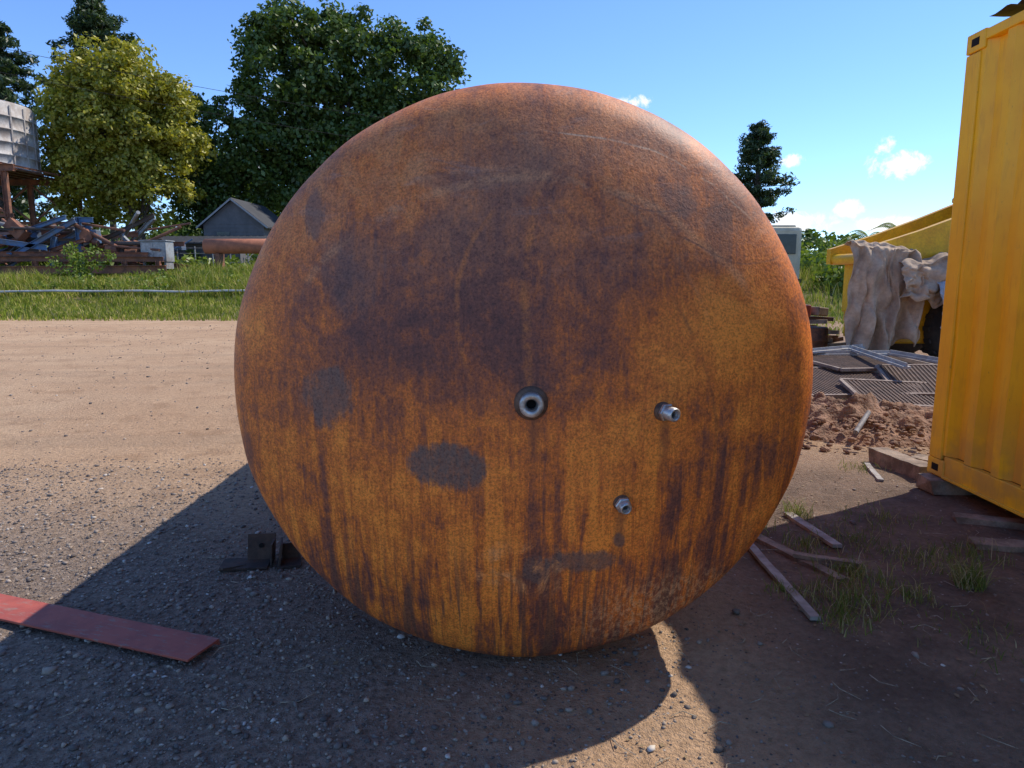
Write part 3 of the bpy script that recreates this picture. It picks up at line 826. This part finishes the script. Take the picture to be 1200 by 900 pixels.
pp=[];hh=[]
for cx,cy_,r,n,h in[(1.52,3.05,.20,320,.10),(1.42,2.85,.12,120,.08),(2.2,3.22,.07,280,.15),(2.13,3.52,.22,200,.08),(1.78,4.25,.1,150,.12),(1.55,4.6,.15,140,.10),(1.7,3.35,.18,240,.10),(1.28,3.15,.1,90,.06),(1.95,3.85,.28,220,.07),(1.4,4.0,.15,140,.08),(2.45,3.6,.2,160,.09),(1.9,2.7,.3,110,.06),(1.3,3.9,.1,80,.10),(2.3,2.6,.2,60,.08),(1.62,3.75,.12,110,.09),(2.7,5.3,.2,80,.08),(-1.2,4.9,.3,50,.04),(2.3,4.2,.3,170,.07),(1.85,3.1,.12,120,.09)]:
    for i in range(n):
        a=random.random()*6.28; q=r*random.random()**.8
        x=cx+q*math.cos(a);y=cy_+q*math.sin(a); pp.append((x,y,gh(x,y)-.003)); hh.append(h*random.uniform(.5,1.2))
V,Fc=blades(np.array(pp),np.array(hh),.0045,.6); fastmesh('grass_tufts',V,Fc,3,GM2)
b=B(); straw=simple('straw',(.50,.42,.30),(.26,.2,.14),30,.9,bump=0)
for i in range(340):
    x=random.uniform(-2.5,2.8);y=random.uniform(1.6,4.8)
    if x<0 and random.random()<.6: continue
    L_=random.uniform(.02,.14);a=random.random()*6.28; z=gh(x,y)+.006
    pA=Vector((x,y,z)); pM=pA+Vector((math.cos(a)*L_*.5,math.sin(a)*L_*.5,random.uniform(.0,.015))); pE=pA+Vector((math.cos(a+.4)*L_,math.sin(a+.4)*L_,random.uniform(0,.01)))
    b.path([pA,pM,pE],[.0015,.0017,.001],5)
b.build('twigs',[straw])
# dry leaf litter and flakes
C=[];Rr=[]
pl=[]
for i in range(900):
    x=random.uniform(-3,3);y=random.uniform(1.6,5.2)
    if x<.6 and random.random()<.75: continue
    pl.append((x,y,gh(x,y)+.006))
V,Fc=leaves(np.array(pl),np.full(len(pl),.004),1,.022,.3,.6,4.0)
lm=simple('dry_leaf',(.34,.24,.13),(.2,.14,.08),20,.9,bump=0); fastmesh('leaf_litter',V,Fc,4,lm)

# ---------------------------------------------------------------- white pipe on verge
b=B(); wp=simple('white_pipe',(.66,.64,.60),(.5,.47,.43),4,.6,bump=0)
pt=[Vector((-30+i*1.7,28.0+.03*i,gh(-30+i*1.7,28+.03*i)+.33)) for i in range(14)]
b.path(pt,[.042]*14,10); b.build('white_pipe',[wp])

# ---------------------------------------------------------------- scrap yard left
rb=simple('rusted_beam',(.34,.14,.075),(.16,.08,.055),2,.85,.0,.3,15,.02)
bl=simple('blue_grey_steel',(.09,.20,.38),(.13,.15,.18),1.5,.6,.0,0)
gs=simple('grey_cabinet_paint',(.36,.38,.38),(.24,.22,.2),2,.6,bump=0)
dk=simple('dark_machine_paint',(.07,.065,.06),(.12,.08,.055),2,.7,bump=0)
def ibeam(b,p0,p1,h,wd,mi=0):
    p0=Vector(p0);p1=Vector(p1);d=p1-p0;L_=d.length;c=(p0+p1)/2
    rz=math.atan2(d.y,d.x); ry=-math.asin(d.z/L_)
    M=Matrix.Translation(c)@Matrix.Rotation(rz,4,'Z')@Matrix.Rotation(ry,4,'Y')
    b.box((0,0,h/2),(L_,wd,h*.1),mi=mi,M=M); b.box((0,0,-h/2),(L_,wd,h*.1),mi=mi,M=M); b.box((0,0,0),(L_,wd*.12,h*.9-.002),mi=mi,M=M)
b=B(); zg=1.2
ibeam(b,(-30,36,zg+.34),(-17.4,36.2,zg+.40),.36,.25)
ibeam(b,(-30,36.3,zg+.92),(-17.6,36.4,zg+.90),.22,.25)
ibeam(b,(-27,37.2,zg+1.2),(-18.6,36.9,zg+1.15),.2,.2)
for x in(-29,-26.4,-24,-21.8,-19.5,-17.8): ibeam(b,(x,36.25,zg-.1),(x+.01,36.25,zg+.80),.2,.2)
b.build('rusty_beam_rack',[rb])
b=B()
for i in range(110):
    x=random.uniform(-32,-18.3); y=random.uniform(37.5,42); L_=random.uniform(1.0,5.5); a=random.gauss(0,.4); z=zg+random.uniform(.9,2.7)*(1 if x<-21 else .75)
    e=random.gauss(0,.25)
    d=Vector((math.cos(a)*math.cos(e),math.sin(a)*math.cos(e),math.sin(e)))*L_/2; c=Vector((x,y,z))
    mi=random.choice([0,0,0,1,2,3,3])
    q=random.random()
    if q<.45: ibeam(b,c-d,c+d,random.uniform(.10,.26),.15,mi)
    elif q<.8: b.tube(c-d,c+d,random.uniform(.04,.14),n=10,mi=mi)
    else: b.box(c,(random.uniform(.4,1.3),random.uniform(.3,.9),random.uniform(.25,.7)),(random.uniform(-.3,.3),e,a),mi,.03)
b.build('scrap_steel_pile',[rb,bl,gs,dk])
b=B()
for q in[((-25.8,37.6,zg+1.2),(-22.6,37.6,zg+2.9)),((-25.5,38.6,zg+1.0),(-22.4,38.6,zg+2.7)),((-22.7,38,zg+.6),(-22.7,38,zg+3.1)),((-22.7,38,zg+2.95),(-21.9,38,zg+2.95)),((-24.3,38,zg+.6),(-24.0,38,zg+2.1)),((-27,37.6,zg+1.9),(-24.2,37.6,zg+1.5))]:
    ibeam(b,q[0],q[1],.24,.18,0)
b.box((-22.2,38.2,zg+2.1),(.8,.7,.7),(0,0,.2),0,.05); b.tube((-22.2,37.7,zg+2.1),(-22.2,38.7,zg+2.1),.32,n=18,mi=1)
b.build('derrick_frame',[bl,rb])
b=B(); b.box((0,0,.55),(1.3,.9,1.05),(0,0,0),0,.03); b.box((-.3,-.455,.55),(.55,.02,.85),(0,0,0),1,.005); b.box((.3,-.455,.55),(.55,.02,.85),(0,0,0),1,.005); b.box((0,0,1.1),(1.4,1,.05),(0,0,0),0,.01)
for x in(-.55,.55): b.box((x,0,-.15),(.1,.8,.35),(0,0,0),0)
b.build('steel_cabinet',[gs,lg],None,(-18.4,37.5,zg+.75))
for i,(x,z) in enumerate([(-21.0,2.1),(-20.0,1.9),(-28.5,2.2),(-23.4,1.7)]):
    b=B(); b.box((0,0,0),(1.0,.8,.6),(0,0,.2*i),0,.04); b.tube((-.3,-.5,.1),(.3,-.5,.1),.22,n=14,mi=1); b.box((.1,.1,.42),(.5,.5,.26),(0,0,.5),1,.03); b.tube((.2,0,.3),(.25,0,.9),.05,n=8,mi=0)
    b.build('scrap_machine'+('.%03d'%i if i else ''),[dk if i<2 else rb,rb],None,(x,38.5,zg+z-.75))
b=B()
M=Matrix.Translation((-15.9,37.5,2.78))@Matrix.Rotation(math.pi/2,4,'Y')
pipe_o=simple('orange_rust_pipe',(.58,.20,.10),(.36,.13,.07),1.5,.8)
b.lathe([(.33,0),(.38,0),(.38,3.6),(.33,3.6)],28,0,M,closed=True)
for x in(-15.2,-12.8): b.box((x,37.5,1.75),(.25,.7,1.3),(0,0,0),1,.02)
b.build('rusty_pipe',[pipe_o,rb])
b=B()
for i in range(12):
    x=-20+i*1.0; b.tube((x,41,1.1),(x,41,2.9),.035,n=6)
for z in(1.5,2.0,2.5,2.8): b.tube((-20,41,z),(-9,41,z),.012,n=5)
b.build('wire_fence',[lg])

# house
hs=empty('grey_gable_house',(-18.4,48,1.15))
wallm=simple('house_wall',(.17,.16,.16),(.13,.125,.125),1.5,.85,bump=0); roofm=simple('roof_sheet',(.055,.058,.065),(.04,.042,.05),1.5,.6,bump=0); trim=simple('trim_paint',(.35,.35,.35),(.28,.28,.28),2,.6,bump=0)
b=B(); w2=2.0;d=6;e=3.4;ap=5.0
b.add([(-w2,0,0),(w2,0,0),(w2,0,e),(0,0,ap),(-w2,0,e),(-w2,d,0),(w2,d,0),(w2,d,e),(0,d,ap),(-w2,d,e)],[(0,1,2,3,4),(5,9,8,7,6),(0,4,9,5),(1,6,7,2)])
for i in range(14): b.box((0,-.012,.3+i*.24),(2*w2,.02,.02))
b.build('walls',[wallm],hs)
b=B()
for s in(-1,1):
    vs=[(0,-.3,ap+.02),(s*(w2+.35),-.3,e-.25),(s*(w2+.35),d+.3,e-.25),(0,d+.3,ap+.02)]
    vs+=[(x,y,z+.1) for x,y,z in vs]
    b.add(vs,[(0,1,2,3),(4,5,6,7),(0,1,5,4),(1,2,6,5),(2,3,7,6),(3,0,4,7)])
b.build('roof',[roofm],hs)
b=B()
for s in(-1,1):
    L_=math.hypot(w2+.35,ap-e+.27); b.box((s*(w2+.35)/2,-.32,(ap+e-.22)/2),(L_,.03,.10),(0,s*math.atan2(ap-e+.27,w2+.35),0))
b.build('bargeboard',[trim],hs)
b=B(); b.box((-.7,-.03,2.5),(.85,.05,.85)); b.build('window',[glass],hs)
b=B(); b.box((0,0,1.0),(6,4,2.0)); b.box((0,-.2,2.25),(6.6,4.8,.08),(.12,0,0),1)
for i in range(16): b.box((-3.1+i*.41,-.2,2.3),(.05,4.8,.05),(.12,0,0),1)
b.build('low_shed',[wallm,roofm],None,(-19.0,44.5,1.15))

# water tower
wt=empty('water_tower',(-34.9,47,1.2))
galv=simple('galvanised_tank',(.52,.49,.46),(.32,.26,.22),.9,.6,.0,.2,8,.02)
b=B(); prof2=[(.01,10.9),(3.9,10.65)]
for i in range(5):
    z=10.5-i*.78; prof2+=[(4.0,z),(4.0,z-.68),(4.05,z-.71),(4.05,z-.76)]
prof2+=[(4,6.7),(.01,6.7)]
b.lathe(prof2,48,0)
for k in range(24):
    a=k*math.pi/12; b.box((4.03*math.cos(a),4.03*math.sin(a),8.6),(.05,.1,3.6),(0,0,a))
b.build('tank',[galv],wt)
b=B()
for x in(-4.6,-1.6,1.6,4.9):
    for y in(-3.6,3.6): ibeam(b,(x,y,-.2),(x+.001,y,6.2),.28,.22)
for y in(-3.6,3.6):
    ibeam(b,(-5,y,6.35),(5.5,y,6.35),.36,.25); ibeam(b,(-5,y,3.6),(5.2,y,3.6),.2,.15)
    for x0,x1 in((-4.6,-1.6),(-1.6,1.6),(1.6,4.9)):
        b.tube((x0,y,3.6),(x1,y,6.2),.07,n=6); b.tube((x1,y,3.6),(x0,y,6.2),.07,n=6); b.tube((x0,y,.2),(x1,y,3.6),.07,n=6); b.tube((x1,y,.2),(x0,y,3.6),.07,n=6)
for x in np.arange(-4.8,5.3,.8): ibeam(b,(x,-4,6.6),(x,4,6.6),.1,.1)
b.build('stand',[rb],wt)

b=B()
def wire(p,q,sag):
    p=Vector(p);q=Vector(q); pts=[p.lerp(q,i/20)-Vector((0,0,sag*4*(i/20)*(1-i/20))) for i in range(21)]
    b.path(pts,[.014]*21,5)
for dz in(0,-1.4): wire((-44,45,17.6+dz),(-2.5,45,9.9+dz),.5)
for p in((-44,45,0),(-2.5,45,0)):
    b.tube((p[0],p[1],1),(p[0],p[1],18.0 if p[0]<-10 else 10.1),.1,.08,n=10)
b.build('power_line',[blkr])

bus=empty('cream_bus',(0,0,0)); cream=simple('cream_paint',(.62,.56,.40),(.5,.44,.3),2,.5,bump=0)
b=B(); b.box((10.7,33.5,2.05),(2.5,7.5,2.5),(0,0,0),0,.15); b.box((10.7,33.5,3.33),(2.1,7.0,.12),(0,0,0),0,.05)
b.box((10.7,29.72,1.1),(2.52,.1,.18),(0,0,0),2)
for s in(-1,1): b.box((10.7+s*.9,29.71,1.35),(.25,.06,.2),(0,0,0),1,.02)
b.build('body',[cream,glass,blkr],bus)
b=B()
for s in(-1,1): b.box((10.7+s*.52,29.73,2.6),(.92,.05,.8),(0,0,0),0,.02)
for i in range(6): 
    for s in(-1,1): b.box((10.7+s*1.252,31+i*1.1,2.55),(.03,.9,.75),(0,0,0),0,.01)
b.build('windows',[glass],bus)
b=B()
for y in(31,36):
    for s in(-1,1): b.tube((10.7+s*1.0,y,1.05),(10.7+s*1.27,y,1.05),.48,n=24)
b.build('wheels',[blkr],bus)
